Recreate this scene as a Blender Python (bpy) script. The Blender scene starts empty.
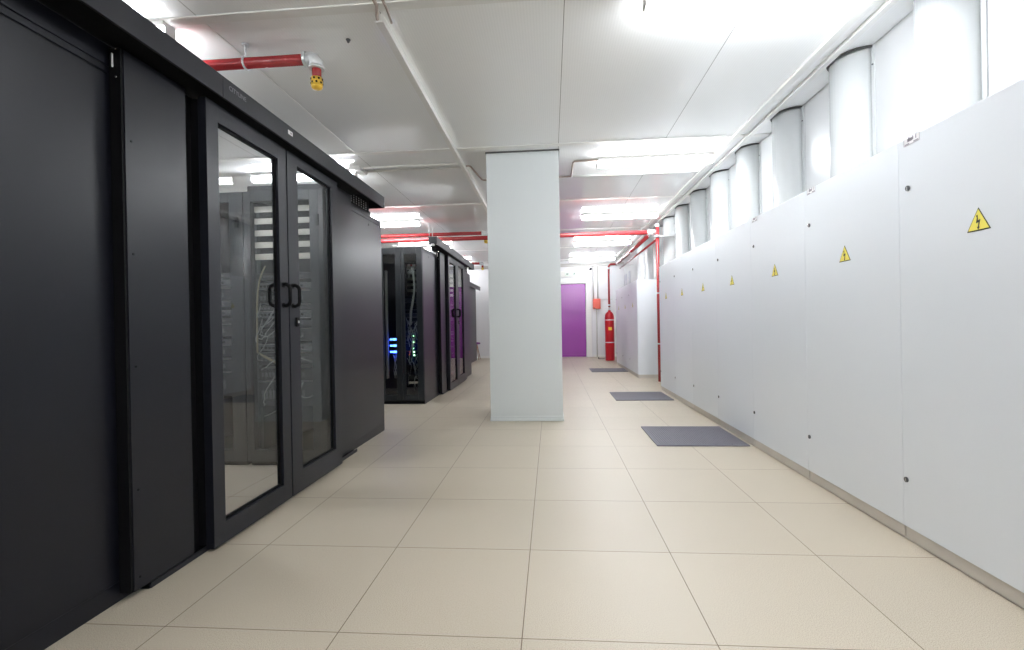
import bpy, bmesh, math, random
from mathutils import Vector, Matrix
random.seed(7)
C = bpy.context.scene.collection
PI = math.pi

# ------------------------------------------------------------------ materials
def mat(name, col, rough=.5, metal=0., spec=.5, var=0., vscale=8., bump=0., bscale=200., coat=0.):
    m = bpy.data.materials.new(name); m.use_nodes = True
    nt = m.node_tree; N = nt.nodes; L = nt.links
    b = N['Principled BSDF']
    b.inputs['Base Color'].default_value = (*col, 1)
    b.inputs['Roughness'].default_value = rough
    b.inputs['Metallic'].default_value = metal
    b.inputs['Specular IOR Level'].default_value = spec
    b.inputs['Coat Weight'].default_value = coat
    b.inputs['Coat Roughness'].default_value = .15
    tc = N.new('ShaderNodeTexCoord')
    no = N.new('ShaderNodeTexNoise'); no.inputs['Scale'].default_value = vscale; no.inputs['Detail'].default_value = 3
    L.new(tc.outputs['Object'], no.inputs['Vector'])
    if var > 0:
        mx = N.new('ShaderNodeMix'); mx.data_type = 'RGBA'
        mx.inputs['A'].default_value = (*[c*(1-var) for c in col], 1)
        mx.inputs['B'].default_value = (*[min(1, c*(1+var)) for c in col], 1)
        L.new(no.outputs['Fac'], mx.inputs['Factor']); L.new(mx.outputs['Result'], b.inputs['Base Color'])
    if bump > 0:
        n2 = N.new('ShaderNodeTexNoise'); n2.inputs['Scale'].default_value = bscale
        L.new(tc.outputs['Object'], n2.inputs['Vector'])
        bp = N.new('ShaderNodeBump'); bp.inputs['Strength'].default_value = bump; bp.inputs['Distance'].default_value = .002
        L.new(n2.outputs['Fac'], bp.inputs['Height']); L.new(bp.outputs['Normal'], b.inputs['Normal'])
    return m

def emis(name, col, s):
    m = bpy.data.materials.new(name); m.use_nodes = True
    N = m.node_tree.nodes; L = m.node_tree.links; N.clear()
    e = N.new('ShaderNodeEmission'); e.inputs[0].default_value = (*col, 1); e.inputs[1].default_value = s
    o = N.new('ShaderNodeOutputMaterial'); L.new(e.outputs[0], o.inputs[0])
    return m

def glass_mat(name, tint=(.93, .94, .95), ior=1.62):
    m = bpy.data.materials.new(name); m.use_nodes = True
    N = m.node_tree.nodes; L = m.node_tree.links; N.clear()
    t = N.new('ShaderNodeBsdfTransparent'); t.inputs[0].default_value = (*tint, 1)
    g = N.new('ShaderNodeBsdfGlossy'); g.inputs['Roughness'].default_value = .015
    # Schlick reflectance from the unsigned angle, so both faces of the pane reflect alike
    ge = N.new('ShaderNodeNewGeometry'); dt = N.new('ShaderNodeVectorMath'); dt.operation = 'DOT_PRODUCT'
    L.new(ge.outputs['Normal'], dt.inputs[0]); L.new(ge.outputs['Incoming'], dt.inputs[1])
    def mm(op, a, c=None, cl=False):
        n = N.new('ShaderNodeMath'); n.operation = op; n.use_clamp = cl
        for i, q in enumerate((a, c)):
            if q is None: continue
            if isinstance(q, (int, float)): n.inputs[i].default_value = q
            else: L.new(q, n.inputs[i])
        return n.outputs[0]
    r0 = ((ior-1)/(ior+1))**2
    fr_ = mm('ADD', mm('MULTIPLY', mm('POWER', mm('SUBTRACT', 1., mm('ABSOLUTE', dt.outputs['Value']), True), 5.), 1-r0), r0)
    x = N.new('ShaderNodeMixShader'); o = N.new('ShaderNodeOutputMaterial')
    L.new(fr_, x.inputs[0]); L.new(t.outputs[0], x.inputs[1]); L.new(g.outputs[0], x.inputs[2]); L.new(x.outputs[0], o.inputs[0])
    return m

def stripes(name, col, axis, period, width, dark, rough=.3, offset=0., bumpy=0., rib=0.0, seams=(), spec=.5, ribdark=.97):
    """painted sheet with thin joint lines every period along axis, or at the given seams, and fine ribs"""
    m = bpy.data.materials.new(name); m.use_nodes = True
    nt = m.node_tree; N = nt.nodes; L = nt.links
    b = N['Principled BSDF']; b.inputs['Roughness'].default_value = rough; b.inputs['Specular IOR Level'].default_value = spec
    tc = N.new('ShaderNodeTexCoord'); sp = N.new('ShaderNodeSeparateXYZ'); L.new(tc.outputs['Object'], sp.inputs[0])
    v = sp.outputs['XYZ'.index(axis)]
    def math_(op, a, c=None):
        n = N.new('ShaderNodeMath'); n.operation = op
        for i, q in enumerate((a, c)):
            if q is None: continue
            if isinstance(q, (int, float)): n.inputs[i].default_value = q
            else: L.new(q, n.inputs[i])
        return n.outputs[0]
    q = math_('SUBTRACT', v, offset)
    q = math_('PINGPONG', q, period/2)           # 0 at each joint
    line = math_('LESS_THAN', q, width/2)
    mx = N.new('ShaderNodeMix'); mx.data_type = 'RGBA'
    mx.inputs['A'].default_value = (*col, 1); mx.inputs['B'].default_value = (*dark, 1)
    L.new(line, mx.inputs['Factor'])
    res = mx.outputs['Result']
    no = N.new('ShaderNodeTexNoise'); no.inputs['Scale'].default_value = 3; L.new(tc.outputs['Object'], no.inputs['Vector'])
    if rib > 0:
        w = N.new('ShaderNodeTexWave'); w.wave_type = 'BANDS'; w.bands_direction = axis; w.inputs['Scale'].default_value = rib
        L.new(tc.outputs['Object'], w.inputs['Vector'])
        m2 = N.new('ShaderNodeMix'); m2.data_type = 'RGBA'; m2.blend_type = 'MULTIPLY'; m2.inputs['Factor'].default_value = 1
        cr = N.new('ShaderNodeMapRange'); cr.inputs['To Min'].default_value = ribdark; cr.inputs['To Max'].default_value = 1
        L.new(w.outputs['Fac'], cr.inputs['Value']); L.new(res, m2.inputs['A']); L.new(cr.outputs[0], m2.inputs['B']); res = m2.outputs['Result']
        if bumpy > 0:
            bp = N.new('ShaderNodeBump'); bp.inputs['Strength'].default_value = bumpy; bp.inputs['Distance'].default_value = .001
            L.new(w.outputs['Fac'], bp.inputs['Height']); L.new(bp.outputs['Normal'], b.inputs['Normal'])
    L.new(res, b.inputs['Base Color'])
    return m

def floor_mat():
    m = bpy.data.materials.new('speckled_beige_tile'); m.use_nodes = True
    N = m.node_tree.nodes; L = m.node_tree.links; b = N['Principled BSDF']
    tc = N.new('ShaderNodeTexCoord'); sp = N.new('ShaderNodeSeparateXYZ'); L.new(tc.outputs['Object'], sp.inputs[0])
    def M(op, a, c=None):
        n = N.new('ShaderNodeMath'); n.operation = op
        for i, q in enumerate((a, c)):
            if q is None: continue
            if isinstance(q, (int, float)): n.inputs[i].default_value = q
            else: L.new(q, n.inputs[i])
        return n.outputs[0]
    x = M('ADD', sp.outputs[0], .109); y = M('SUBTRACT', sp.outputs[1], 1.524)
    lx = M('LESS_THAN', M('PINGPONG', x, .3), .0016); ly = M('LESS_THAN', M('PINGPONG', y, .3), .0016)
    line = M('MAXIMUM', lx, ly)
    # per-tile tone
    cx = M('FLOOR', M('DIVIDE', x, .6)); cy = M('FLOOR', M('DIVIDE', y, .6))
    cb = N.new('ShaderNodeCombineXYZ'); L.new(cx, cb.inputs[0]); L.new(cy, cb.inputs[1])
    wn = N.new('ShaderNodeTexWhiteNoise'); wn.noise_dimensions = '2D'; L.new(cb.outputs[0], wn.inputs['Vector'])
    n1 = N.new('ShaderNodeTexNoise'); n1.inputs['Scale'].default_value = 330; n1.inputs['Detail'].default_value = 2; L.new(tc.outputs['Object'], n1.inputs['Vector'])
    n2 = N.new('ShaderNodeTexNoise'); n2.inputs['Scale'].default_value = 2.2; L.new(tc.outputs['Object'], n2.inputs['Vector'])
    r1 = N.new('ShaderNodeValToRGB'); L.new(n1.outputs['Fac'], r1.inputs[0])
    r1.color_ramp.elements[0].position = .36; r1.color_ramp.elements[0].color = (.36, .31, .235, 1)
    r1.color_ramp.elements[1].position = .60; r1.color_ramp.elements[1].color = (.54, .48, .385, 1)
    e = r1.color_ramp.elements.new(.47); e.color = (.47, .415, .33, 1)
    mul = N.new('ShaderNodeMix'); mul.data_type = 'RGBA'; mul.blend_type = 'MULTIPLY'; mul.inputs['Factor'].default_value = 1
    tone = M('ADD', M('MULTIPLY', wn.outputs['Value'], .05), M('ADD', M('MULTIPLY', n2.outputs['Fac'], .06), .92))
    cc = N.new('ShaderNodeCombineColor')
    for k in range(3): L.new(tone, cc.inputs[k])
    L.new(r1.outputs[0], mul.inputs['A']); L.new(cc.outputs[0], mul.inputs['B'])
    mx = N.new('ShaderNodeMix'); mx.data_type = 'RGBA'; mx.inputs['B'].default_value = (.13, .09, .055, 1)
    L.new(mul.outputs['Result'], mx.inputs['A']); L.new(line, mx.inputs['Factor']); L.new(mx.outputs['Result'], b.inputs['Base Color'])
    b.inputs['Roughness'].default_value = .42
    b.inputs['Specular IOR Level'].default_value = .42
    bp = N.new('ShaderNodeBump'); bp.inputs['Strength'].default_value = .02; bp.inputs['Distance'].default_value = .001
    L.new(n1.outputs['Fac'], bp.inputs['Height']); L.new(bp.outputs['Normal'], b.inputs['Normal'])
    return m

M = dict(
    floor=floor_mat(),
    ceiling=stripes('ceiling_sheet', (.93, .94, .94), 'X', 1.026, .004, (.30, .29, .27), rough=.09, offset=.104, rib=18, bumpy=.06, ribdark=.965, spec=.3),
    wallr=stripes('wall_sheet', (.56, .57, .58), 'Y', .825, .005, (.35, .35, .36), rough=.28, offset=2.50),
    wallb=stripes('wall_back_sheet', (.72, .72, .74), 'X', 1.15, .005, (.5, .5, .5), rough=.3, offset=1.18),
    pillar=stripes('pillar_sheet', (.63, .665, .67), 'X', 9., .001, (.4, .4, .4), rough=.40, offset=5, rib=22, bumpy=.08, ribdark=.985),
    trim=mat('white_trim', (.78, .78, .76), .35, var=.03),
    trimdark=mat('gap_shade_black', (.10, .10, .10), .6, var=.1),  # near-black fill for narrow gaps, their shade put into the colour
    duct=mat('white_duct_sheet', (.56, .58, .585), .25, var=.01),
    cab=mat('pale_grey_powder_coat', (.75, .785, .83), .30, var=.012, vscale=2, bump=.05, bscale=500),
    cabline=mat('cabinet_gap', (.45, .46, .47), .5, var=.05),
    plinth=mat('taupe_plinth', (.56, .52, .47), .45, var=.05),
    black=mat('black_powder_coat', (.005, .0055, .0095), .33, var=.05, bump=.08, bscale=900, spec=.31),
    frame=mat('charcoal_door_frame', (.009, .010, .015), .34, var=.05, bump=.1, bscale=900, spec=.32),
    header=mat('charcoal_header', (.012, .013, .018), .36, var=.04, bump=.1, bscale=900, spec=.35),
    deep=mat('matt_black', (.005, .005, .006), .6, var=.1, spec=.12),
    rackgrey=mat('slate_rack_frame', (.009, .012, .015), .32, var=.05),
    rail=mat('zinc_rail', (.10, .105, .11), .4, metal=.7, var=.05),
    blank=mat('cream_blanking_panel', (.50, .49, .43), .45, var=.02),
    device=mat('dark_device', (.02, .022, .025), .4, var=.1),
    devgrey=mat('grey_device', (.08, .083, .09), .4, var=.05),
    cableg=mat('grey_patch_cable', (.22, .23, .23), .5, var=.05),
    cablew=mat('pale_cable', (.65, .65, .62), .5, var=.05),
    cableb=mat('beige_cable', (.22, .19, .12), .5, var=.05),
    cabled=mat('dark_cable', (.03, .03, .03), .5, var=.05),
    glass=glass_mat('door_glass'),
    rglass=glass_mat('smoked_rack_glass', (.74, .76, .76)),
    red=mat('red_pipe_paint', (.34, .028, .032), .24, var=.05),
    cyl=mat('red_cylinder_paint', (.48, .008, .018), .28, var=.04),
    redbox=mat('red_box_plastic', (.80, .14, .09), .4, var=.04),
    galv=mat('galvanised_steel', (.66, .68, .69), .38, metal=.35, var=.12, vscale=60),
    brass=mat('yellow_nozzle', (.78, .50, .06), .32, metal=.35, var=.1),
    yellow=mat('warning_yellow', (.88, .76, .12), .45, var=.02),
    ink=mat('black_ink', (.03, .03, .02), .5, var=.05),
    inkg=mat('grey_ink', (.26, .24, .28), .5, var=.05),
    paper=mat('label_paper', (.80, .79, .80), .5, var=.02),
    textgrey=mat('grey_lettering', (.22, .22, .24), .5, var=.02),
    purple=mat('purple_door_paint', (.29, .04, .33), .24, var=.03, vscale=5),
    mat_=mat('ribbed_rubber', (.15, .145, .175), .55, var=.12, vscale=12),
    silver=mat('chrome', (.8, .8, .8), .2, metal=1., var=.03),
    lockm=mat('lock_grey', (.10, .10, .11), .35, metal=.6, var=.05),
    lamp=emis('lamp_lens', (.955, .985, 1.02), 28.),
    lamp_mid=emis('dimmed_lamp_lens', (.955, .985, 1.02), 22.),
    lamp_dim=emis('dimmest_lamp_lens', (.955, .985, 1.02), 13.),
    blue=emis('blue_led', (.03, .09, 1.), 14.),
    green=emis('green_led', (.35, .9, .45), 3.),
    rled=emis('red_led', (.8, .15, .05), 1.),
    conduit=mat('grey_conduit', (.50, .48, .46), .4, var=.05),
    conduitw=mat('white_conduit', (.76, .755, .73), .4, var=.03),
    conduitb=mat('brownish_cable', (.38, .31, .27), .5, var=.05),
    exitp=mat('exit_plate', (.72, .80, .74), .4, var=.02),
    exitg=mat('exit_green', (.02, .07, .05), .4, var=.02),
    seat=mat('purple_fabric', (.22, .06, .26), .7, var=.1),
    wood=mat('brown_wood', (.28, .15, .09), .5, var=.2),
    plate=mat('grey_wall_plate', (.45, .46, .52), .4, var=.03),
)

# ------------------------------------------------------------------ mesh helpers (world coordinates; link() moves to the thing's origin)
class MB:
    def __init__(s): s.bm = bmesh.new()
    def box(s, x0, x1, y0, y1, z0, z1, bev=0., seg=2, mi=0):
        x0, x1 = sorted((x0, x1)); y0, y1 = sorted((y0, y1)); z0, z1 = sorted((z0, z1))
        r = bmesh.ops.create_cube(s.bm, size=1.)
        vs = r['verts']
        for v in vs: v.co = Vector(((x0+x1)/2+v.co.x*(x1-x0), (y0+y1)/2+v.co.y*(y1-y0), (z0+z1)/2+v.co.z*(z1-z0)))
        fs = set(f for v in vs for f in v.link_faces)
        for f in fs: f.material_index = mi
        bev = min(bev, (x1-x0)*.45, (y1-y0)*.45, (z1-z0)*.45)
        if bev > 0:
            es = list(set(e for v in vs for e in v.link_edges))
            bmesh.ops.bevel(s.bm, geom=es, offset=bev, segments=seg, affect='EDGES', profile=.5)
        return s
    def cyl(s, p0, p1, r, seg=16, r2=None, mi=0, caps=True):
        p0 = Vector(p0); p1 = Vector(p1); d = p1-p0
        q = d.to_track_quat('Z', 'Y').to_matrix().to_4x4()
        mt = Matrix.Translation((p0+p1)/2) @ q
        res = bmesh.ops.create_cone(s.bm, cap_ends=caps, segments=seg, radius1=r, radius2=r if r2 is None else r2, depth=d.length, matrix=mt)
        for v in res['verts']:
            for f in v.link_faces: f.material_index = mi; f.smooth = len(f.verts) == 4
        return s
    def tube(s, pts, r, seg=10, mi=0):
        pts = [Vector(p) for p in pts]; rings = []
        prev = None
        for i, p in enumerate(pts):
            t = (pts[min(i+1, len(pts)-1)]-pts[max(i-1, 0)]).normalized()
            if prev is None:
                a = Vector((0, 0, 1)) if abs(t.z) < .9 else Vector((1, 0, 0))
                n = t.cross(a).normalized()
            else:
                n = (prev - t*prev.dot(t)).normalized()
            prev = n; b = t.cross(n)
            rings.append([s.bm.verts.new(p+(n*math.cos(k*2*PI/seg)+b*math.sin(k*2*PI/seg))*r) for k in range(seg)])
        for a, b in zip(rings, rings[1:]):
            for k in range(seg):
                f = s.bm.faces.new((a[k], a[(k+1) % seg], b[(k+1) % seg], b[k])); f.smooth = True; f.material_index = mi
        s.bm.faces.new(list(reversed(rings[0]))); s.bm.faces.new(rings[-1])
        return s
    def lathe(s, prof, c, seg=24, mi=0):
        rings = [[s.bm.verts.new((c[0]+r*math.cos(k*2*PI/seg), c[1]+r*math.sin(k*2*PI/seg), c[2]+z)) for k in range(seg)] for r, z in prof]
        for a, b in zip(rings, rings[1:]):
            for k in range(seg):
                f = s.bm.faces.new((a[k], a[(k+1) % seg], b[(k+1) % seg], b[k])); f.smooth = True; f.material_index = mi
        s.bm.faces.new(list(reversed(rings[0]))); s.bm.faces.new(rings[-1])
        return s
    def prism(s, pts2, plane, d0, d1, mi=0):
        """polygon given in (a,b) of plane 'yz','xz','xy', extruded along the remaining axis from d0 to d1"""
        def P(a, b, d):
            return {'yz': (d, a, b), 'xz': (a, d, b), 'xy': (a, b, d)}[plane]
        A = [s.bm.verts.new(P(a, b, d0)) for a, b in pts2]; B = [s.bm.verts.new(P(a, b, d1)) for a, b in pts2]
        n = len(A)
        fs = [s.bm.faces.new(A), s.bm.faces.new(list(reversed(B)))]
        for k in range(n): fs.append(s.bm.faces.new((A[k], B[k], B[(k+1) % n], A[(k+1) % n])))
        for f in fs: f.material_index = mi
        return s

ORIGIN = {}
def link(name, mb, ms, parent=None, label=None, cat=None, group=None, kind=None, origin=None):
    bm = mb.bm
    bmesh.ops.recalc_face_normals(bm, faces=bm.faces[:])
    root = parent
    while root is not None and root.parent is not None: root = root.parent
    if parent is not None: org = ORIGIN[root.name]
    elif origin is not None: org = Vector(origin)
    elif kind == 'structure': org = Vector((0, 0, 0))
    else:
        xs = [v.co.x for v in bm.verts]; ys = [v.co.y for v in bm.verts]; zs = [v.co.z for v in bm.verts]
        org = Vector(((min(xs)+max(xs))/2, (min(ys)+max(ys))/2, min(zs)))
    for v in bm.verts: v.co -= org
    me = bpy.data.meshes.new(name); bm.to_mesh(me); bm.free()
    for m in (ms if isinstance(ms, (list, tuple)) else [ms]): me.materials.append(m)
    o = bpy.data.objects.new(name, me); C.objects.link(o)
    if parent is not None: o.parent = parent
    else: o.location = org; ORIGIN[o.name] = org
    if label: o['label'] = label
    if cat: o['category'] = cat
    if group: o['group'] = group
    if kind: o['kind'] = kind
    return o

def thing(name, loc, label, cat, group=None):
    o = bpy.data.objects.new(name, None); C.objects.link(o); o.empty_display_size = .1
    o.location = loc; ORIGIN[o.name] = Vector(loc)
    o['label'] = label; o['category'] = cat
    if group: o['group'] = group
    return o

def dup(root, delta, label):
    """copy of a thing with copies of its parts and sub-parts"""
    r = root.copy(); C.objects.link(r); r.location = root.location + Vector(delta)
    ORIGIN[r.name] = ORIGIN[root.name] + Vector(delta)
    r['label'] = label
    for ch in list(root.children):
        c = ch.copy(); C.objects.link(c); c.parent = r
        for g in list(ch.children):
            d = g.copy(); C.objects.link(d); d.parent = c
    return r

def lettering(text, size, origin, right, up, depth=.0006):
    """mesh of raised letters: text plane spanned by right/up, starting at origin"""
    cu = bpy.data.curves.new('lettering', 'FONT'); cu.body = text; cu.size = size; cu.extrude = depth/2
    cu.align_x = 'CENTER'; cu.align_y = 'CENTER'
    ob = bpy.data.objects.new('lettering', cu); C.objects.link(ob)
    bpy.context.view_layer.update()
    me = bpy.data.meshes.new_from_object(ob.evaluated_get(bpy.context.evaluated_depsgraph_get()))
    bpy.data.objects.remove(ob)
    mb = MB(); mb.bm.from_mesh(me); bpy.data.meshes.remove(me)
    r = Vector(right).normalized(); u = Vector(up).normalized(); n = r.cross(u)
    mt = Matrix(((r.x, u.x, n.x, origin[0]), (r.y, u.y, n.y, origin[1]), (r.z, u.z, n.z, origin[2]), (0, 0, 0, 1)))
    for v in mb.bm.verts: v.co = mt @ v.co
    return mb

H = 2.75; XR = 2.10; XL = -5.6; YB = 14.0; YF = -3.4

# ------------------------------------------------------------------ the setting
link('floor', MB().box(XL-.1, XR+.1, YF-.1, YB+.1, -.1, 0), M['floor'], kind='structure')
link('ceiling', MB().box(XL-.1, XR+.1, YF-.1, YB+.1, H, H+.1), M['ceiling'], kind='structure')
link('wall_right', MB().box(XR, XR+.1, YF-.1, YB+.1, 0, H), M['wallr'], kind='structure')
link('wall_left', MB().box(XL-.1, XL, YF-.1, YB+.1, 0, H), M['wallr'], kind='structure')
link('wall_back', MB().box(XL, XR, YB, YB+.1, 0, H), M['wallb'], kind='structure')
link('wall_front', MB().box(XL, XR, YF-.1, YF, 0, H), M['wallb'], kind='structure')
link('baseboard_back', MB().box(XL, -.98, YB-.015, YB, 0, .06, .004).box(1.18, XR, YB-.015, YB, 0, .06, .004), M['trim'], kind='structure')
# ceiling joint strips
k = 0
for y in (.4, 2.60, 4.80, 7.0, 9.2, 11.4, 13.6):
    k += 1
    link('trim_%d' % k, MB().box(XL, XR, y-.035, y+.035, H-.008, H, .003), M['trim'], kind='structure')
k += 1
link('trim_%d' % k, MB().box(XL, XR, YB-.06, YB, H-.16, H-.12, .004).box(XL, XR, YB-.03, YB, H-.11, H-.07, .004), M['conduit'], kind='structure')
# thin strip joints running along the ceiling, left side
k += 1
link('trim_%d' % k, MB().box(-1.953, -1.941, 2.64, 4.76, H-.004, H, .001), M['trim'], kind='structure')
# pillar
link('wall_pillar', MB().box(-.632, .106, 4.93, 5.45, 0, H-.012, .004), M['pillar'], kind='structure')
k += 1
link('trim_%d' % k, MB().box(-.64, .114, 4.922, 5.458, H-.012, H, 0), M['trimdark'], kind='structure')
link('baseboard_pillar', MB().box(-.637, .116, 4.918, 5.46, 0, .022, .004).box(-.634, .110, 4.925, 5.455, .022, .05, .003), M['pillar'], kind='structure')

# purple double door in the back wall
dx0, dx1, dz = -.82, 1.00, 2.10
d1 = link('door_1', MB().box(dx0+.01, (dx0+dx1)/2-.003, YB-.05, YB-.012, .012, dz-.012, .004).box((dx0+dx1)/2+.003, dx1-.01, YB-.05, YB-.012, .012, dz-.012, .004), M['purple'], kind='structure')
k += 1
link('trim_%d' % k, MB().box(dx0-.15, dx0, YB-.07, YB, 0, dz+.15, .006).box(dx1, dx1+.15, YB-.07, YB, 0, dz+.15, .006)
     .box(dx0, dx1, YB-.07, YB, dz, dz+.15, .006), M['trim'], kind='structure')
k += 1
link('trim_%d' % k, MB().box(-.9, 1.12, YB-.035, YB, 2.29, 2.47, .008), M['trim'], kind='structure')

# trunking along the ceiling
def trunking(x0, x1, y0, y1, z0, label, m='trim', lip=True):
    mb = MB().box(x0, x1, y0, y1, z0, H-.001, .004)
    if lip: mb.box(x0-.003, x1+.003, y0, y1, z0-.004, z0+.006, .002)
    return link('cable_trunking', mb, M[m], label=label, cat='trunking')
trunking(1.755, 1.80, -3., 13.9, H-.024, 'slim white cable trunking, the one nearer the lamps, along the ceiling edge')
trunking(1.885, 1.920, -3., 13.9, H-.026, 'white cable trunking along the ceiling edge just in front of the ducts')
trunking(-.950, -.912, 2.66, 8.0, H-.045, 'thin white cable trunking running lengthwise over the aisle to the pillar', m='conduitw')
mb = MB()
mb.tube([(-.90, 2.40, H-.03), (-.905, 2.55, H-.03), (-.93, 2.62, H-.035), (-.95, 2.70, H-.028)], .010)
mb.tube([(-.86, 2.40, H-.02), (-.865, 2.6, H-.02), (-.88, 2.72, H-.02)], .007)
link('ceiling_cable', mb, M['conduitb'], label='brown cables at the near end of the thin ceiling trunking', cat='cable')
# conduits to the left lamps
for y, z, lab in ((5.19, H-.014, 'nearer of two thin conduits leading to the lamp above the black racks'), (5.32, H-.014, 'farther of two thin conduits leading to the lamp above the black racks')):
    link('conduit_pipe', MB().cyl((-2.05, y, z), (-.955, y, z), .011, 10), M['conduitw'], label=lab, cat='conduit')
link('junction_box', MB().box(-2.17, -2.05, 5.14, 5.36, H-.045, H-.001, .006).cyl((-2.05, 5.19, H-.02), (-2.02, 5.19, H-.02), .016).cyl((-2.05, 5.32, H-.02), (-2.02, 5.32, H-.02), .016),
     M['conduitw'], label='small pale junction box at the end of the lamp above the black racks', cat='junction box')
mb = MB().tube([(-.90, 5.28, H-.014), (-.87, 5.28, H-.014), (-.855, 5.30, H-.014), (-.80, 5.80, H-.014), (-.78, 5.83, H-.014), (-.60, 5.83, H-.014), (.22, 5.83, H-.014), (.265, 5.82, H-.014), (.27, 5.78, H-.014), (.27, 5.33, H-.014), (.285, 5.285, H-.014), (.53, 5.28, H-.014)], .010, 8)
link('ceiling_conduit', mb, M['conduitb'], label='thin brownish conduit bending around behind the top of the pillar', cat='conduit')
link('surface_conduit', MB().cyl((.29, 5.83, H-.012), (1.75, 5.83, H-.012), .010, 8), M['conduitw'], label='thin white conduit across the ceiling just past the lamp beside the pillar', cat='conduit')

# ------------------------------------------------------------------ lamps
def ceiling_light(xc, y, label):
    t = thing('ceiling_light', (xc, y, H), label, 'light', 'linear ceiling lamps')
    mb = MB().box(xc-.60, xc+.60, y-.048, y+.048, H-.036, H-.001, .004)
    mb.box(xc-.612, xc-.598, y-.036, y+.036, H-.098, H-.036, .005).box(xc+.598, xc+.612, y-.036, y+.036, H-.098, H-.036, .005)
    link('housing', mb, M['conduit'], t)
    link('lens', MB().box(xc-.597, xc+.597, y-.034, y+.034, H-.096, H-.0365, .014, 4), M['lamp'], t)
    return t
lys = (-2.6, 0., 2.62, 5.27, 7.93, 10.6, 13.2)
L0 = ceiling_light(1.13, lys[0], 'lit linear ceiling lamp')
names_r = ['linear lamp on the ceiling behind the viewer', 'linear lamp on the ceiling overhead, before the first one seen over the white cabinets',
  'lit linear lamp cut by the top edge of the view, over the white cabinets', 'lit linear lamp just right of the top of the grey pillar',
  'lit linear lamp between the pillar lamp and the crossing red pipe', 'lit linear lamp just beyond the crossing red pipe, near the right wall', 'lit linear lamp closest to the purple door']
names_l = ['linear lamp over the racks behind the viewer', 'linear lamp over the racks beside the viewer', 'lit linear lamp over the glass doors, only its bright end showing above the black header',
  'lit linear lamp whose end meets a junction box above the black header', 'lit linear lamp over the second rack block, before the crossing red pipe',
  'lit linear lamp over the second rack block, beyond the crossing red pipe', 'lit linear lamp over the last dark rack by the back wall']
for i, y in enumerate(lys):
    pair = [L0 if i == 0 else dup(L0, (0, y-lys[0], 0), names_r[i]), dup(L0, (-3.88, y-lys[0], 0), names_l[i])]
    if i == 0: L0['label'] = names_r[0]
    if i >= 5:      # rear lenses set to emit less so the far end is not washed out
        for lt in pair:
            for ch in lt.children:
                if ch.name.startswith('lens'):
                    ch.data = ch.data.copy(); ch.data.materials[0] = M['lamp_mid'] if i == 5 else M['lamp_dim']

# ------------------------------------------------------------------ right side: ducts and cabinets
def make_duct(y0, label):
    w, d = .345, .155
    t = thing('wall_duct', (XR, y0+w/2, 0), label, 'duct', 'half round ducts on the right wall')
    mb = MB(); n = 18; prof = []
    for i in range(n+1):
        a = PI*i/n
        prof.append((XR-.003-d*math.sin(a), y0+w/2-w/2*.94*math.cos(a)))
    for z0, z1, th in ((0.0, H-.016, 0),):
        A = [mb.bm.verts.new((x, y, z0)) for x, y in prof]; B = [mb.bm.verts.new((x, y, z1)) for x, y in prof]
        for i in range(n):
            f = mb.bm.faces.new((A[i], A[i+1], B[i+1], B[i])); f.smooth = True
        mb.bm.faces.new(A+[]) ; mb.bm.faces.new(list(reversed(B))); mb.bm.faces.new((A[0], B[0], B[-1], A[-1]))
    link('shell', mb, M['duct'], t)
    link('flange', MB().box(XR-.007, XR-.001, y0-.018, y0+.012, 0, H-.002, .001).box(XR-.007, XR-.001, y0+w-.012, y0+w+.018, 0, H-.002, .001), M['duct'], t)
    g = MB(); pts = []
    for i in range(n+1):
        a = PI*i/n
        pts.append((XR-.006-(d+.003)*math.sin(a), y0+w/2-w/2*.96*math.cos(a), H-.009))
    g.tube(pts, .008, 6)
    link('gap_shade', g, M['trimdark'], t)  # dark arc drawn in for the shade between duct top and ceiling
    for z in (1.15, 1.95, 2.62):
        link('screw', MB().cyl((XR-.007, y0-.004, z), (XR-.013, y0-.004, z), .0055, 10), M['lockm'], t)
    return t
pre = ['first', 'second', 'third', 'fourth', 'fifth', 'sixth', 'seventh', 'eighth', 'ninth', 'tenth', 'eleventh']
yd = [2.51, 3.305]+[2.53+.825*i for i in range(2, 11)]
duct_labels = ['tall white half-round wall duct, the widest one at the top right corner',
 'second white half-round wall duct from the top right corner, black arc on top',
 'third white half-round wall duct from the top right corner', 'fourth white half-round wall duct from the top right corner',
 'fifth white half-round wall duct from the top right corner', 'sixth white half-round wall duct from the top right corner',
 'white half-round wall duct right beside the vertical red pipe, on its near side', 'white half-round wall duct just beyond the vertical red pipe',
 'white half-round duct above the near end of the far cabinet block', 'white half-round duct above the middle of the far cabinet block', 'white half-round duct above the far end of the far cabinet block']
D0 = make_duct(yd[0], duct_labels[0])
for i in range(1, 11): dup(D0, (0, yd[i]-yd[0], 0), duct_labels[i])

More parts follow.
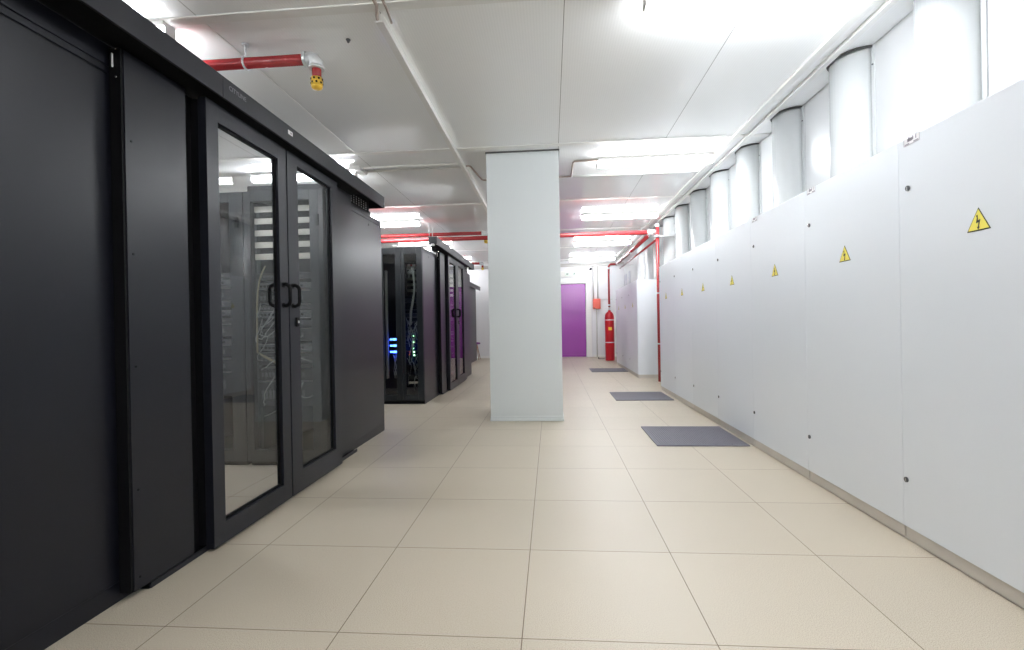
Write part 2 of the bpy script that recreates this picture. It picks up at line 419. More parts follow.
def make_cabinet(x0, y0, y1, hgt, label, group):
    """front faces -X"""
    x1 = XR-.19
    t = thing('electrical_cabinet', ((x0+x1)/2, (y0+y1)/2, 0), label, 'cabinet', group)
    link('body', MB().box(x0+.022, x1, y0+.001, y1-.001, .06, hgt, .002), M['cab'], t)
    link('door', MB().box(x0, x0+.020, y0+.0006, y1-.0006, .062, hgt+.0005, .0015), M['cab'], t)
    link('plinth', MB().box(x0+.006, x1, y0+.004, y1-.004, 0.008, .059, .002).box(x0+.012, x1, y0+.001, y1-.001, 0, .006), M['plinth'], t)
    return t
def add_lock(t, x0, y, z):
    lk = link('lock', MB().cyl((x0-.005, y, z), (x0+.002, y, z), .0115, 16), M['lockm'], t)
    link('key_slot', MB().box(x0-.0062, x0-.005, y-.0022, y+.0022, z-.007, z+.007), M['silver'], lk)
def add_sign(t, x0, y, z, s=.098):
    h = s*.86
    def tri(c, k): return [(y-s/2*k, z-h/2*k+c), (y+s/2*k, z-h/2*k+c), (y, z+h/2*k+c)]
    sg = link('warning_sign', MB().prism(tri(0, 1), 'yz', x0-.0012, x0), M['ink'], t, label='yellow triangular high voltage warning sign')
    link('sign_face', MB().prism(tri(-.0008, .89), 'yz', x0-.0020, x0-.0012), M['yellow'], sg)
    # lightning bolt with arrow tip (mirror: +y is on the viewer's left)
    b = [(.006, .026), (-.001, .026), (.009, .000), (.001, .003), (.004, -.016), (.007, -.015), (.002, -.027), (-.006, -.017), (-.002, -.017), (-.007, .010), (.003, .006)]
    b = [(-.004, .026), (.003, .026), (.000, .010), (-.008, .011), (.001, -.016), (-.003, -.015), (.003, -.028), (.008, -.014), (.0045, -.015), (.001, .002), (.009, .0015)]
    pts = [(.002, .028), (.008, .026), (.001, .007), (-.009, .011), (-.003, -.016), (-.006, -.016), (.000, -.027), (.005, -.015), (.001, -.016), (-.002, .001), (.009, -.002)]
    link('lightning_symbol', MB().prism([(y+a, z-.012+c) for a, c in pts], 'yz', x0-.0028, x0-.0020), M['ink'], sg)
def add_label(t, x0, y0, y1, z0, z1):
    lb = link('type_label', MB().box(x0-.001, x0, y0, y1, z0, z1), M['paper'], t, label='small white rating label at the top edge')
    link('label_border', MB().box(x0-.0016, x0-.001, y0, y1, z0, z0+.002).box(x0-.0016, x0-.001, y0, y0+.002, z0, z1).box(x0-.0016, x0-.001, y1-.002, y1, z0, z1), M['inkg'], lb)
    link('label_print', MB().box(x0-.0018, x0-.001, y1-.050, y1-.022, z0+.014, z0+.027).box(x0-.0018, x0-.001, y1-.034, y1-.026, z0+.020, z0+.033)
         .box(x0-.0018, x0-.001, y0+.035, y0+.040, z0+.016, z0+.034).box(x0-.0018, x0-.001, y0+.018, y0+.023, z0+.016, z0+.034).box(x0-.0018, x0-.001, y0+.040, y0+.062, z0+.016, z0+.020)
         .box(x0-.0018, x0-.001, y0+.006, y0+.034, z0+.004, z0+.009).box(x0-.0018, x0-.001, y1-.032, y1-.006, z0+.003, z0+.008), M['inkg'], lb)

XC = 1.56
seams = [1.495, 2.302, 3.110, 3.915, 4.715, 5.515, 6.315, 7.12]
cab_labels = ['pale grey metal wall cabinet with the largest yellow warning triangle, cut by the right edge',
 'pale grey wall cabinet with the second largest warning triangle, rating label at its far corner',
 'pale grey metal wall cabinet with the third warning triangle from the right edge',
 'pale grey metal wall cabinet with the fourth warning triangle, behind the nearest floor mat',
 'pale grey metal wall cabinet with the fifth warning triangle from the right edge',
 'pale grey metal wall cabinet with the sixth warning triangle, second from the vertical red pipe',
 'pale grey wall cabinet next to the vertical red pipe, ending the long row']
cabs = []
for i in range(7):
    y0, y1 = seams[i], seams[i+1]
    t = make_cabinet(XC, y0, y1, 1.77, cab_labels[i], 'wall cabinets in the long row'); cabs.append(t)
    add_lock(t, XC, y1-.057, 1.553); add_lock(t, XC, y1-.022, .272)
    add_sign(t, XC, (y0+y1)/2, 1.345 if i == 0 else 1.335)
    if i in (0, 1, 2): add_label(t, XC, y1-.128, y1-.037, 1.738, 1.771)
far_labels = ['pale grey cabinet at the near end of the far block, beside the red riser pipe', 'pale grey cabinet in the middle of the far block', 'pale grey cabinet at the far end of the far block, beside the red gas cylinder']
for i in range(3):
    y0 = 8.62+i*.92
    t = make_cabinet(1.505, y0, y0+.92, 1.72, far_labels[i], 'wall cabinets in the far block')
    add_lock(t, 1.505, y0+.87, 1.50); add_lock(t, 1.505, y0+.87, .27); add_sign(t, 1.505, y0+.46, 1.30)

# ------------------------------------------------------------------ floor mats
def make_mat(x0, x1, y0, y1, label):
    t = thing('floor_mat', ((x0+x1)/2, (y0+y1)/2, 0), label, 'mat', 'square ribbed floor mats')
    link('border', MB().box(x0, x1, y0, y0+.018, 0.0005, .011, .003).box(x0, x1, y1-.018, y1, 0.0005, .011, .003).box(x0, x0+.018, y0+.018, y1-.018, 0.0005, .011, .003).box(x1-.018, x1, y0+.018, y1-.018, 0.0005, .011, .003), M['mat_'], t)
    mb = MB().box(x0+.017, x1-.017, y0+.017, y1-.017, 0.0005, .005)
    n = 36; st = (x1-x0-.04)/n
    for i in range(n):
        a = x0+.02+i*st
        mb.box(a, a+st*.55, y0+.018, y1-.018, .005, .0105)
    link('ribbed_surface', mb, M['mat_'], t)
    return t
m0 = make_mat(.822, 1.535, 3.918, 4.622, 'dark grey ribbed square floor mat, the largest and nearest of the three')
dup(m0, (-.022, 2.26, 0), 'dark grey ribbed floor mat, the middle one, by the end of the long cabinet row')
dup(m0, (-.030, 5.79, 0), 'dark grey ribbed square floor mat, the farthest, by the far cabinet block')

# ------------------------------------------------------------------ rack block
def rack(xr, yf, sgn, label, end=True, tall=False, rear=False, width=.6, depth=1.15, hgt=1.985, plenum=0., kit=0, grp='black server racks'):
    """server rack: right side at x=xr, front face at y=yf, body extends in sgn*Y"""
    x0, x1 = xr-width, xr
    Y = lambda d: yf+sgn*d
    t = thing('server_rack', ((x0+x1)/2, Y(depth/2), 0), label, 'server rack', grp)
    sh = MB()
    sh.box(x0, x0+.018, Y(.04), Y(depth-.04), .06, hgt-.01, .002)
    sh.box(x1-.020, x1-.006, Y(.04), Y(depth-.04), .06, hgt-.01, .002)
    sh.box(x0+.001, x1-.010, Y(0.02), Y(depth-.02), hgt-.035, hgt, .003)
    sh.box(x0+.001, x1-.010, Y(0.04), Y(depth-.04), .034, .075, .003)
    link('carcass', sh, M['black'], t)
    link('plinth', MB().box(x0+.012, x1-.012, Y(.03), Y(depth-.03), 0, .032, .002), M['deep'], t)
    # front frame + mounting area
    fr = MB()
    fr.box(x0+.002, x0+.056, Y(0), Y(.035), .035, hgt-.005, .003).box(x1-.104, x1-.002, Y(0), Y(.035), .035, hgt-.005, .003)
    fr.box(x0+.056, x1-.104, Y(0), Y(.035), 1.905, hgt-.005, .003).box(x0+.056, x1-.104, Y(0), Y(.035), .035, .12, .003)
    fo = link('front_frame', fr, M['rackgrey'], t)
    link('latch', MB().box(x1-.055, x1-.033, Y(-.012), Y(0), 1.72, 1.80, .003), M['deep'], fo)
    # side panel and top edge
    if end:
        sp = MB()
        sp.box(x1-.006, x1, Y(.01), Y(depth-.035), 1.940, 1.964, .002)
        link('side_rail', sp, M['black'], t)
        link('top_trim', MB().box(x1-.006, x1, Y(.01), Y(depth-.035), 1.967, 2.043 if tall else hgt, .002), M['black'], t)
        link('base_trim', MB().box(x1-.008, x1, Y(.01), Y(depth-.012), .0, .0725, .001), M['black'], t)
        po = link('side_panel', MB().box(x1-.008, x1+.001, Y(.012), Y(depth-.018), .0735, 1.932, .0015), M['black'], t)
        for yy in ((.31, 1.90) , ):
            pass
        link('panel_lock', MB().cyl((x1, Y(depth-.33), 1.895), (x1+.0022, Y(depth-.33), 1.895), .010, 12), M['deep'], po)
    else:
        link('side_panel', MB().box(x1-.006, x1, Y(.03), Y(depth-.03), .07, hgt-.02, .002), M['black'], t)
    if plenum: link('roof_box', MB().box(x0+.01, x1-.012, Y(.04), Y(plenum), hgt, hgt+.045, .003), M['black'], t)
    # kit inside
    xi0, xi1 = x0+.058, x1-.106
    for xx in (xi0-.006, xi1-.012): link('mounting_rail', MB().box(xx, xx+.018, Y(.05), Y(.09), .1, 1.90, .001), M['rail'], t)
    z = 1.836
    for j in range(5 if end else 0):
        bp_ = link('blanking_panel', MB().box(xi0, xi1, Y(.045), Y(.052), z+.002, z+.044, .001), M['blank'], t)
        z -= .0865
    rr = random.Random(kit+3)
    z = 1.42
    kinds = [(.044, 'device'), (.044, 'devgrey'), (.088, 'device'), (.044, 'device'), (.044, 'devgrey'), (.044, 'device'), (.088, 'device'), (.044, 'devgrey'), (.088, 'device'), (.088, 'device'), (.176, 'device')]
    for hh, kd in kinds:
        z -= hh+.003+.03*rr.random()
        if z < .14: break
        dv = link('network_device', MB().box(xi0+.002, xi1-.002, Y(.05), Y(.55), z, z+hh, .002), M[kd], t)
        pt = MB()
        for q in range(12):
            pt.box(xi0+.03+q*.028, xi0+.047+q*.028, Y(.048), Y(.051), z+hh*.3, z+hh*.65)
        link('port_row', pt, M['devgrey' if kd == 'device' else 'deep'], dv)
    cb = MB()
    for q in range(14 if end else 0):
        za = .55+.8*rr.random(); zb = za-.05-.25*rr.random(); xa = xi0+.03+.33*rr.random(); xb = xi0+.02+rr.random()*.04 if rr.random() < .6 else xi1-.03
        pts = []
        for s_ in range(9):
            u = s_/8
            pts.append((xa+(xb-xa)*u+.012*math.sin(u*6+q), Y(.045-.075*math.sin(PI*u)*(.6+.4*rr.random())), za+(zb-za)*u-.05*math.sin(PI*u)))
        cb.tube(pts, .0035, 5)
    if end: link('patch_cables', cb, M['cableg'], t)['kind'] = 'stuff'
    cb = MB()
    for q in range(4 if end else 0):
        xo = xi0+.012+q*.006
        cb.tube([(xo+.06*(1-math.cos(min(1, u*3)*PI/2))*0+.07*math.exp(-u*6), Y(.03-.008*q), 1.44-u*.62) for u in [i/14 for i in range(15)]]+[(xo+.05, Y(.02), .79), (xo+.20, Y(.0), .72), (xo+.30, Y(.03), .74)], .005, 6)
    if end: link('cable_loop', cb, M['cableb'], t)
    if rear:
        yb = depth
        for s_, (a, b, wa, wb, nm) in enumerate(((x0+.003, x0+.318, x0+.092, x0+.25, 'rear_door'), (x0+.322, x1-.003, x0+.365, x0+.52, 'rear_door'))):
            d = MB()
            d.box(a, wa, Y(yb-.03), Y(yb), .05, hgt-.008, .003).box(wb, b, Y(yb-.03), Y(yb), .05, hgt-.008, .003)
            d.box(wa, wb, Y(yb-.03), Y(yb), 1.895, hgt-.008, .003).box(wa, wb, Y(yb-.03), Y(yb), .05, .12, .003)
            dd = link(nm, d, M['rackgrey'], t)
            link('pane', MB().box(wa, wb, Y(yb-.018), Y(yb-.014), .12, 1.895), M['rglass'], dd)
        link('rear_divider', MB().box(x0+.3, x0+.34, Y(yb-.06), Y(yb-.035), .08, hgt-.04), M['deep'], t)
        link('power_strip', MB().box(x0+.092, x0+.12, Y(yb-.10), Y(yb-.06), .32, 1.70, .004), M['conduit'], t)
        rg = MB()
        for zz in (.66, .74, .82): rg.box(x0+.145, x0+.175, Y(yb-.08), Y(yb-.07), zz-.010, zz+.010).box(x0+.185, x0+.225, Y(yb-.08), Y(yb-.07), zz-.013, zz+.013)
        link('blue_lights', rg, M['blue'], t, label='three pairs of bright blue indicator lights')
        gl = MB()
        for zz, s_ in ((.86, .006), (.78, .006), (.70, .005), (.655, .009), (.615, .010)): gl.box(x0+.445, x0+.445+s_*2, Y(yb-.08), Y(yb-.07), zz-s_, zz+s_)
        link('green_lights', gl, M['green'], t)
        rl = MB().box(x0+.39, x0+.404, Y(yb-.08), Y(yb-.07), .655, .660).box(x0+.39, x0+.404, Y(yb-.08), Y(yb-.07), .62, .625)
        link('red_lights', rl, M['rled'], t)
        cb = MB(); r2 = random.Random(5)
        cb.tube([(x0+.44, Y(yb-.09), 1.74), (x0+.47, Y(yb-.07), 1.62), (x0+.48, Y(yb-.07), 1.45), (x0+.45, Y(yb-.08), 1.30), (x0+.42, Y(yb-.09), 1.18), (x0+.41, Y(yb-.09), 1.0)], .016, 8)
        cb.tube([(x0+.46, Y(yb-.10), 1.74), (x0+.42, Y(yb-.08), 1.70), (x0+.40, Y(yb-.08), 1.60)], .010, 8)
        for q in range(22):
            xa = x0+.38+.12*r2.random(); za = .35+.75*r2.random()
            cb.tube([(xa+.03*math.sin(u*5+q), Y(yb-.09+.02*math.sin(u*3)), za-u*(.10+.2*r2.random())) for u in [i/6 for i in range(7)]], .004, 5)
        for q in range(6):
            xa = x0+.20+.02*r2.random()
            cb.tube([(xa+.025*math.sin(u*4+q), Y(yb-.1), .62-u*.3) for u in [i/6 for i in range(7)]], .004, 5)
        link('cable_bundle', cb, M['cablew'], t)['kind'] = 'stuff'
        link('cable_plate', MB().box(x0+.39, x0+.425, Y(yb-.08), Y(yb-.07), 1.745, 1.775, .003).box(x0+.45, x0+.49, Y(yb-.08), Y(yb-.07), 1.75, 1.772, .003).box(x0+.40, x0+.48, Y(yb-.08), Y(yb-.07), 1.655, 1.69, .003), M['cablew'], t)
    else:
        link('rear_door', MB().box(x0+.003, x1-.003, Y(depth-.02), Y(depth), .05, hgt-.008, .003), M['black'], t)
    return t

def block(dy, nm, hdr0, hdr1, near_rear, first=False):
    """one cold aisle block, shifted by dy along the corridor"""
    # near row, front faces +Y at 2.05
    rack(-1.6, 2.05+dy, -1, ('black server rack at the left edge, its flat side panel facing the corridor' if first else 'black server rack whose glazed rear doors show blue lights, facing the gap'), rear=near_rear, kit=1, tall=first)
    rack(-2.203, 2.05+dy, -1, 'black server rack behind the corridor-side one in the near row of the ' + nm + ' block', end=False, rear=near_rear, kit=2)
    # far row, front faces -Y at 3.33
    rack(-1.6, 3.33+dy, 1, ('black server rack just beyond the large glass doors, plain side panel facing the corridor' if first else 'narrow-looking black server rack beyond the second pair of glass doors'), kit=3, plenum=.95, depth=1.19)
    rack(-2.203, 3.33+dy, 1, 'black server rack seen through the glass doors, beside the corridor-side one, in the ' + nm + ' block', end=False, kit=4)
    # fixed posts either side of the doors
    t = thing('aisle_post', (-1.58, 1.81+dy, 0), 'tall narrow black filler panel on the near side of the %s glass doors' % ('large' if first else 'second pair of'), 'filler panel', 'black filler panels beside the glass doors')
    link('panel', MB().box(-1.5975, -1.548, 1.665+dy, 1.965+dy, .03, 2.03, .0008), M['black'], t)
    link('edge_strip', MB().box(-1.5975, -1.552, 1.655+dy, 1.664+dy, .03, 2.03, .001), M['deep'], t)
    link('bracket', MB().box(-1.583, -1.579, 1.650+dy, 1.655+dy, 1.96, 2.01, .0005), M['paper'], t)
    for zz in (2.028, 1.925): link('bolt', MB().cyl((-1.568, 1.655+dy, zz-.002), (-1.568, 1.650+dy, zz-.002), .004, 8), M['silver'], t)
    for zz in (1.70, 1.28, .86, .40, .075): link('screw', MB().cyl((-1.548, 1.69+dy, zz), (-1.5465, 1.69+dy, zz), .0045, 8), M['deep'], t)
    link('recess', MB().box(-1.5975, -1.5885, 1.966+dy, 2.080+dy, .012, 2.03), M['deep'], t)
    t = thing('aisle_post', (-1.58, 3.55+dy, 0), 'narrow black filler panel on the far side of the %s glass doors' % ('large' if first else 'second pair of'), 'filler panel', 'black filler panels beside the glass doors')
    link('panel', MB().box(-1.5975, -1.556, 3.38+dy, 3.72+dy, .06, 2.03, .002), M['black'], t)
    # floor rail
    t = thing('door_rail', (-1.575, 2.74+dy, 0), 'low black floor rail under the %s glass doors' % ('large' if first else 'second pair of'), 'rail')
    link('rail', MB().box(-1.60, -1.558, 1.74+dy, 3.745+dy, 0, .010, .002), M['deep'], t)
    link('rail_lip', MB().box(-1.562, -1.553, 1.745+dy, 3.74+dy, 0.0, .022, .002), M['header'], t)
    # doors
    leaves = ((2.040, 2.690, 2.118, 2.606, .11, 1.945, 2.636, 1), (2.702, 3.370, 2.815, 3.270, .142, 1.968, 2.736, 2))
    for a, b, ga, gb, z0, z1, hy, n in leaves:
        which = ('large' if first else 'second pair')
        lab = {(True, 1): 'large black-framed glass door leaf, the nearer one, with a black D handle', (True, 2): 'large black-framed glass door leaf, the farther one, with handle and lock',
               (False, 1): 'distant black-framed glass door leaf with purple reflection, the nearer of two', (False, 2): 'distant black-framed glass door leaf with purple reflection, the farther of two'}[(first, n)]
        t = thing('glass_door', (-1.53, (a+b)/2+dy, 0), lab, 'glass door', 'double glass doors of the aisles')
        xf, xb = -1.510, -1.549
        fr = MB()
        fr.box(xb, xf, a+dy, ga+dy, .014, 2.028, .001).box(xb, xf, gb+dy, b+dy, .014, 2.028, .001)
        fr.box(xb, xf-.0002, ga-.002+dy, gb+.002+dy, z1, 2.028, 0).box(xb, xf-.0002, ga-.002+dy, gb+.002+dy, .014, z0, 0)
        f = link('frame', fr, M['frame'], t)
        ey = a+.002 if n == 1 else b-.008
        link('shaded_edge', MB().box(-1.585, xb-.0005, ey+dy, ey+.007+dy, .026, 2.02), M['deep'], t)  # side edge of the leaf, the gap's shade put into its colour
        link('glazing_bead', MB().box(-1.536, -1.524, ga+dy, ga+.012+dy, z0, z1, .001).box(-1.536, -1.524, gb-.012+dy, gb+dy, z0, z1, .001)
             .box(-1.536, -1.524, ga+.012+dy, gb-.012+dy, z1-.012, z1, .001).box(-1.536, -1.524, ga+.012+dy, gb-.012+dy, z0, z0+.012, .001), M['deep'], t)
        link('pane', MB().box(-1.533, -1.528, ga+.008+dy, gb-.008+dy, z0+.008, z1-.008), M['glass'], t)
        for s_, xs in ((1, xf), (-1, xb)):
            y = hy+dy; pr = .042*s_
            link('handle', MB().tube([(xs, y, 1.238), (xs+pr*.35, y, 1.243), (xs+pr*.85, y, 1.232), (xs+pr, y, 1.215), (xs+pr, y, 1.145), (xs+pr*.85, y, 1.128), (xs+pr*.35, y, 1.118), (xs, y, 1.122)], .0105, 8)
                 .cyl((xs, y, 1.238), (xs+.004*s_, y, 1.238), .015).cyl((xs, y, 1.122), (xs+.004*s_, y, 1.122), .015), M['deep'], t)
        if n == 2:
            lk = link('lock', MB().box(xf, xf+.012, 2.757+dy, 2.783+dy, 1.0, 1.055, .005), M['deep'], t)
            link('lock_cylinder', MB().cyl((xf+.012, 2.772+dy, 1.028), (xf+.016, 2.772+dy, 1.028), .009, 12), M['silver'], lk)
    # header with sliding gear
    t = thing('door_header', (-1.52, (hdr0+hdr1)/2+dy, 2.03), 'long charcoal header box over the %s glass doors' % ('large' if first else 'second pair of'), 'door header', 'headers over the glass doors')
    h = MB(); ys = 2.072+dy; hb = -1.598 if first else -1.56
    h.box(-1.462, -1.450, hdr0+dy, ys-.002, 2.035, 2.133, .002).box(-1.462, -1.450, ys, hdr1+dy, 2.035, 2.133, .002)
    h.box(hb, -1.451, hdr0+dy, hdr1+dy, 2.121, 2.132, .001)
    h.box(hb, -1.462, hdr1-.004+dy, hdr1+dy, 2.036, 2.12, .0).box(hb, -1.462, hdr0+dy, hdr0+.004+dy, 2.036, 2.12, .0)
    link('cover', h, M['header'], t)
    link('back_beam', MB().box(-1.66, -1.6, (hdr0 if first else 1.62)+dy, 3.76+dy, 2.046, 2.12), M['deep'], t)
    link('sliding_gear', MB().box(-1.559, -1.47, hdr0+.06+dy, 3.76+dy, 2.045, 2.118).box(-1.597, -1.559, (hdr0 if first else 1.62)+dy, 3.76+dy, 2.045, 2.118), M['deep'], t)
    pp = link('perforated_plate', MB().box(-1.597, -1.590, 3.77+dy, hdr1-.01+dy, 1.998, 2.118).box(-1.59, -1.47, 3.77+dy, hdr1-.01+dy, 2.100, 2.118), M['deep'], t)
    hl = MB()
    for r_ in range(4):
        for c_ in range(7):
            y = 3.80+c_*.052+dy
            hl.cyl((-1.590, y, 2.012+r_*.019), (-1.588, y, 2.012+r_*.019), .0048, 8)
    link('lit_hole_disc', hl, M['paper'], pp)  # solid pale discs, painted as the bright light seen through the holes
    if first:
        pl = link('name_lettering', lettering('CITYLINE', .030, (-1.4494, 2.175, 2.098), (0, 1, 0), (0, 0, 1)), M['textgrey'], t)
        s_ = link('sticker', MB().box(-1.4498, -1.4488, 2.612, 2.660, 2.083, 2.106), M['paper'], t, label='small white sticker')
        link('sticker_print', MB().box(-1.4488, -1.4484, 2.634, 2.650, 2.090, 2.098), M['inkg'], s_)
    else:
        link('end_roller', MB().cyl((-1.525, hdr0+dy+.01, 2.034), (-1.485, hdr0+dy+.01, 2.034), .016, 12), M['paper'], t)
block(0, 'first', .98, 4.19, False, first=True)
block(5.08, 'second', 1.08, 4.13, True)

# third block, set back from the corridor, only its end in view
t = rack(-2.06, 12.17, 1, 'dark rack end just in front of the back wall, half hidden by other racks', kit=6, depth=1.12, grp='black server racks') 
t = thing('door_header', (-1.98, 12.3, 1.87), 'short dark header sticking out above the last rack near the back wall', 'door header', 'headers over the glass doors')
link('cover', MB().box(-2.2, -1.93, 11.2, 13.3, 1.987, 2.02, .001).box(-1.955, -1.93, 11.2, 13.3, 1.915, 1.988, .001), M['header'], t)

# ------------------------------------------------------------------ fire pipes
def nozzle_pipe(xe, y, z, xl, hangers, label, r=.032):
    t = thing('gas_pipe', (xe, y, z), label, 'pipe', 'red gas pipes with nozzles')
    link('pipe', MB().cyl((xl, y, z), (xe-.035, y, z), r, 20).cyl((xe+.012, y, z-.04), (xe+.012, y, z-.130), r*.86, 20), M['red'], t)
    el = MB().tube([(xe-.055, y, z), (xe-.02, y, z), (xe-.003, y, z-.006), (xe+.010, y, z-.022), (xe+.012, y, z-.055)], r*1.28, 18)
    el.cyl((xe-.062, y, z), (xe-.045, y, z), r*1.42, 18).cyl((xe+.012, y, z-.048), (xe+.012, y, z-.064), r*1.42, 18)
    link('elbow', el, M['galv'], t)
    nz = MB().cyl((xe+.012, y, z-.118), (xe+.012, y, z-.168), r*1.08, 12)
    nz.lathe([(r*1.08, 0), (r*.95, -.012), (r*.4, -.02)], (xe+.012, y, z-.168), 12)
    n_ = link('nozzle', nz, M['brass'], t)
    hl = MB()
    for a in range(8):
        for zz in (-.130, -.152):
            an = a*PI/4+(PI/8 if zz < -.15 else 0); c = (xe+.012+math.cos(an)*r*1.06, y+math.sin(an)*r*1.06, z+zz)
            d = Vector((math.cos(an), math.sin(an), 0))*.003
            hl.cyl(c, Vector(c)+d, .0065, 8)
    link('nozzle_hole', hl, M['deep'], n_)
    for hx in hangers:
        hg = MB().cyl((hx, y, z+r), (hx, y, H-.003), .0055, 8).cyl((hx, y, H-.010), (hx, y, H-.001), .022, 14)
        ring = [(hx, y+(r+.004)*math.cos(a*PI/10), z+(r+.004)*math.sin(a*PI/10)) for a in range(21)]
        for q in range(20): hg.cyl(ring[q], ring[q+1], .006, 6)
        link('hanger', hg, M['galv'], t)
    return t
nozzle_pipe(-1.41, 2.86, 2.632, -4.6, [-1.85, -3.6], 'red gas pipe with yellow nozzle hanging over the large glass doors')
nozzle_pipe(-1.145, 8.62, 2.625, -4.6, [-2.10], 'red gas pipe ending beside the pillar, the upper of two crossing pipes')
nozzle_pipe(-1.83, 13.0, 2.64, -4.6, [-2.3], 'short red gas pipe with nozzle near the back wall, left of the pillar')
t = thing('red_main_pipe', (0, 8.2, 2.46), 'long red pipe crossing under the ceiling behind the pillar', 'pipe')
link('pipe', MB().cyl((-4.6, 8.2, 2.462), (1.66, 8.2, 2.462), .036, 20), M['red'], t)
for hx in (-2.06,): link('hanger', MB().cyl((hx, 8.2, 2.49), (hx, 8.2, H-.001), .005, 8).cyl((hx-.008, 8.2, 2.462), (hx+.008, 8.2, 2.462), .041, 18), M['galv'], t)
link('tee_fitting', MB().cyl((1.62, 8.2, 2.462), (1.76, 8.2, 2.462), .048, 16).cyl((1.70, 8.17, 2.462), (1.70, 8.30, 2.462), .046, 16), M['galv'], t)
t = thing('red_wall_pipe', (1.70, 10.3, 2.46), 'red pipe running lengthwise along the right wall from the riser to the gas cylinder', 'pipe')
link('pipe', MB().cyl((1.70, 8.30, 2.462), (1.70, 12.62, 2.462), .034, 20), M['red'], t)
link('lower_pipe', MB().cyl((1.79, 8.30, 2.36), (1.79, 12.62, 2.36), .020, 16), M['red'], t)
for yy in (8.32, 10.3, 12.3): link('wall_bracket', MB().box(1.66, 2.099, yy-.012, yy+.012, 2.405, 2.422, .002).cyl((1.70, yy-.014, 2.462), (1.70, yy+.014, 2.462), .040, 16), M['galv'], t)
t = thing('riser_pipe', (1.765, 8.12, 0), 'vertical red riser pipe between the two white cabinet rows', 'pipe')
link('pipe', MB().cyl((1.765, 8.12, 0.0), (1.765, 8.12, 2.56), .027, 20), M['red'], t)
link('coupling', MB().cyl((1.765, 8.12, 2.36), (1.765, 8.12, 2.40), .036, 16).cyl((1.765, 8.12, 2.53), (1.765, 8.12, 2.58), .034, 16).cyl((1.78, 8.12, 2.38), (2.099, 8.12, 2.38), .01, 8), M['galv'], t)
for zz in (.62, 1.45): link('clamp', MB().cyl((1.765, 8.12, zz-.01), (1.765, 8.12, zz+.01), .031, 16).cyl((1.79, 8.12, zz), (2.099, 8.12, zz), .006, 8), M['galv'], t)

# gas cylinder
cx, cy = 1.49, 12.55
t = thing('gas_cylinder', (cx, cy, 0), 'tall bright red gas cylinder standing by the far end of the cabinets', 'gas cylinder')
link('tank', MB().lathe([(.085, 0.0), (.112, .012), (.116, .05), (.116, 1.10), (.110, 1.16), (.090, 1.21), (.060, 1.245), (.034, 1.26), (.034, 1.29)], (cx, cy, 0), 28), M['cyl'], t)
link('valve', MB().cyl((cx, cy, 1.29), (cx, cy, 1.37), .022, 14).cyl((cx-.07, cy, 1.335), (cx+.03, cy, 1.335), .013, 10).box(cx-.10, cx-.06, cy-.015, cy+.015, 1.32, 1.35, .004), M['galv'], t)
for zz in (.47, 1.04): link('strap', MB().cyl((cx, cy, zz-.012), (cx, cy, zz+.012), .1185, 28), M['galv'], t)
link('label_plate', MB().box(cx-.045, cx+.045, cy-.1185, cy-.112, .78, .86, .002), M['brass'], t)
t = thing('drop_pipe', (cx+.03, cy, 1.37), 'vertical red pipe from the gas cylinder valve up to the ceiling run', 'pipe')
link('pipe', MB().tube([(cx, cy, 1.371), (cx, cy, 1.6), (cx, cy, 2.40), (cx+.02, cy, 2.445), (cx+.06, cy, 2.462), (cx+.172, cy, 2.462)], .026, 14), M['red'], t)
link('coupling', MB().cyl((cx, cy, 1.40), (cx, cy, 1.44), .033, 14).cyl((cx, cy, 2.34), (cx, cy, 2.38), .033, 14), M['galv'], t)

# ------------------------------------------------------------------ on the back wall
t = thing('exit_sign', (.57, YB-.05, 2.38), 'small pale green exit sign above the purple door', 'sign')
link('plate', MB().box(.42, .74, YB-.065, YB-.036, 2.325, 2.435, .004), M['exitp'], t)
yg = YB-.0665
gl = MB().prism([(.455, 2.38), (.485, 2.405), (.485, 2.392), (.525, 2.392), (.525, 2.368), (.485, 2.368), (.485, 2.355)], 'xz', yg, yg+.0015)
gl.prism([(.655, 2.352), (.665, 2.352), (.680, 2.372), (.695, 2.352), (.705, 2.352), (.690, 2.382), (.700, 2.395), (.712, 2.390), (.714, 2.396), (.698, 2.406), (.672, 2.404), (.660, 2.390), (.666, 2.386), (.676, 2.394), (.672, 2.380)], 'xz', yg, yg+.0015)
gl.cyl((.688, yg, 2.417), (.688, yg+.0015, 2.417), .008, 12)
link('pictogram', gl, M['exitg'], t)
t = thing('alarm_box', (1.305, YB, 1.36), 'square red alarm box on the back wall between the door and the cylinder', 'alarm box')
link('case', MB().box(1.20, 1.41, YB-.10, YB-.002, 1.37, 1.655, .010), M['redbox'], t)
link('cover', MB().box(1.225, 1.385, YB-.112, YB-.10, 1.44, 1.63, .006), M['redbox'], t)
link('handle', MB().box(1.215, 1.26, YB-.115, YB-.10, 1.375, 1.40, .003), M['lockm'], t)
for x_, z0, z1, lab in ((1.22, 1.655, 2.59, 'grey conduit rising from the left of the red alarm box to the ceiling'), (1.345, 1.655, 2.59, 'grey conduit rising from the right of the red alarm box to the ceiling'), (1.30, .0, 1.37, 'grey conduit dropping from the red alarm box to the floor')):
    link('wall_conduit', MB().cyl((x_, YB-.02, z0), (x_, YB-.02, z1), .0175, 10), M['conduit'], label=lab, cat='conduit')
link('wall_cable', MB().tube([(1.41, YB-.02, 1.64), (1.50, YB-.02, 1.64), (1.75, YB-.02, 1.635)], .008, 6), M['conduit'], label='thin grey cable running sideways from the red alarm box', cat='cable')
t = thing('security_camera', (1.16, YB-.06, 2.50), 'tiny black camera at the top of the back wall beside the conduits', 'camera')
link('bracket', MB().box(1.13, 1.19, YB-.04, YB-.001, 2.49, 2.54, .004), M['lockm'], t)
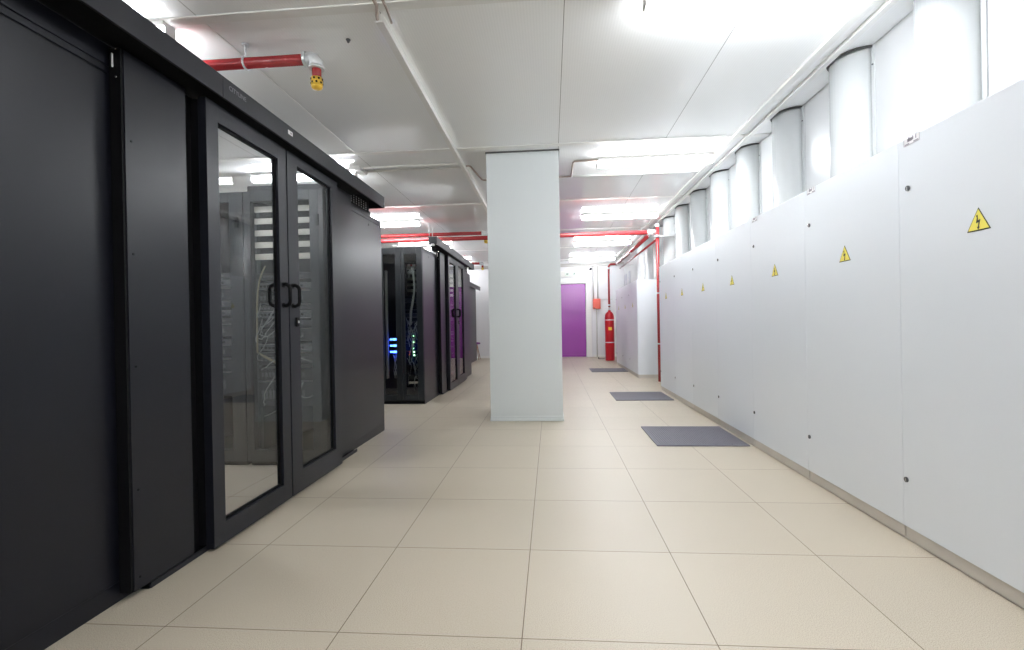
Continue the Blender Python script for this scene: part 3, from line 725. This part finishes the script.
link('lens_body', MB().cyl((1.16, YB-.04, 2.51), (1.13, YB-.13, 2.49), .026, 14), M['deep'], t)
t = thing('floor_bracket', (1.32, 13.2, 0), 'small dark bracket on the floor left of the red gas cylinder', 'bracket')
link('bracket', MB().box(1.25, 1.42, 13.15, 13.2, 0, .012, .002).box(1.25, 1.27, 13.15, 13.2, .012, .05, .002), M['lockm'], t)
for y0, y1, z0, z1, lab in ((12.95, 13.20, 1.93, 2.33, 'grey plate high on the right wall beyond the far cabinets, the nearer of two'), (13.5, 13.95, 1.80, 2.30, 'wide grey plate high on the right wall in the corner of the back wall')):
    link('wall_plate', MB().box(XR-.012, XR-.001, y0, y1, z0, z1, .003), M['plate'], label=lab, cat='wall plate')
link('ceiling_sensor', MB().lathe([(.014, 0), (.014, -.005), (.009, -.008), (.007, -.018), (.003, -.021)], (-1.204, 2.88, H-.001), 16), M['lockm'], label='tiny grey sensor button on the ceiling near the yellow nozzle', cat='sensor')

# stool by the back wall
sx, sy = -2.16, 13.25+.25
t = thing('stool', (sx, sy, 0), 'small stool with purple seat and splayed wooden legs by the back wall', 'stool')
link('seat', MB().lathe([(.13, .43), (.165, .435), (.17, .455), (.165, .475), (.12, .485)], (sx, sy, 0), 24), M['seat'], t)
for a in range(4):
    an = PI/4+a*PI/2
    link('leg', MB().cyl((sx+.09*math.cos(an), sy+.09*math.sin(an), .43), (sx+.20*math.cos(an), sy+.20*math.sin(an), 0.0), .013, 10, r2=.010), M['wood'], t)

# ------------------------------------------------------------------ world, camera, view
w = bpy.data.worlds.new('World'); bpy.context.scene.world = w; w.use_nodes = True
w.node_tree.nodes['Background'].inputs[0].default_value = (.02, .02, .02, 1)

f, yaw, pit, rol, hc = 484.7, .0804, -.0031, -.0182, .9955
cyw, syw, cp, sp_ = math.cos(yaw), math.sin(yaw), math.cos(pit), math.sin(pit)
fw = Vector((-syw*cp, cyw*cp, sp_)); rt = Vector((cyw, syw, 0)); up = rt.cross(fw)
rt2 = rt*math.cos(rol)+up*math.sin(rol); up2 = -rt*math.sin(rol)+up*math.cos(rol)
cam = bpy.data.cameras.new('camera'); co = bpy.data.objects.new('camera', cam); C.objects.link(co)
cam.sensor_width = 36; cam.sensor_fit = 'HORIZONTAL'; cam.lens = f/1024*36; cam.clip_start = .05; cam.clip_end = 60
co.matrix_world = Matrix(((rt2.x, up2.x, -fw.x, 0), (rt2.y, up2.y, -fw.y, 0), (rt2.z, up2.z, -fw.z, hc), (0, 0, 0, 1)))
S = bpy.context.scene; S.camera = co
S.view_settings.view_transform = 'Standard'; S.view_settings.look = 'None'; S.view_settings.exposure = 1.5; S.view_settings.gamma = 1
S.view_settings.use_curve_mapping = False
S.cycles.use_denoising = True
S.cycles.max_bounces = 12; S.cycles.diffuse_bounces = 6; S.cycles.glossy_bounces = 5; S.cycles.transparent_max_bounces = 12
S.cycles.sample_clamp_indirect = 6
S.cycles.caustics_reflective = False
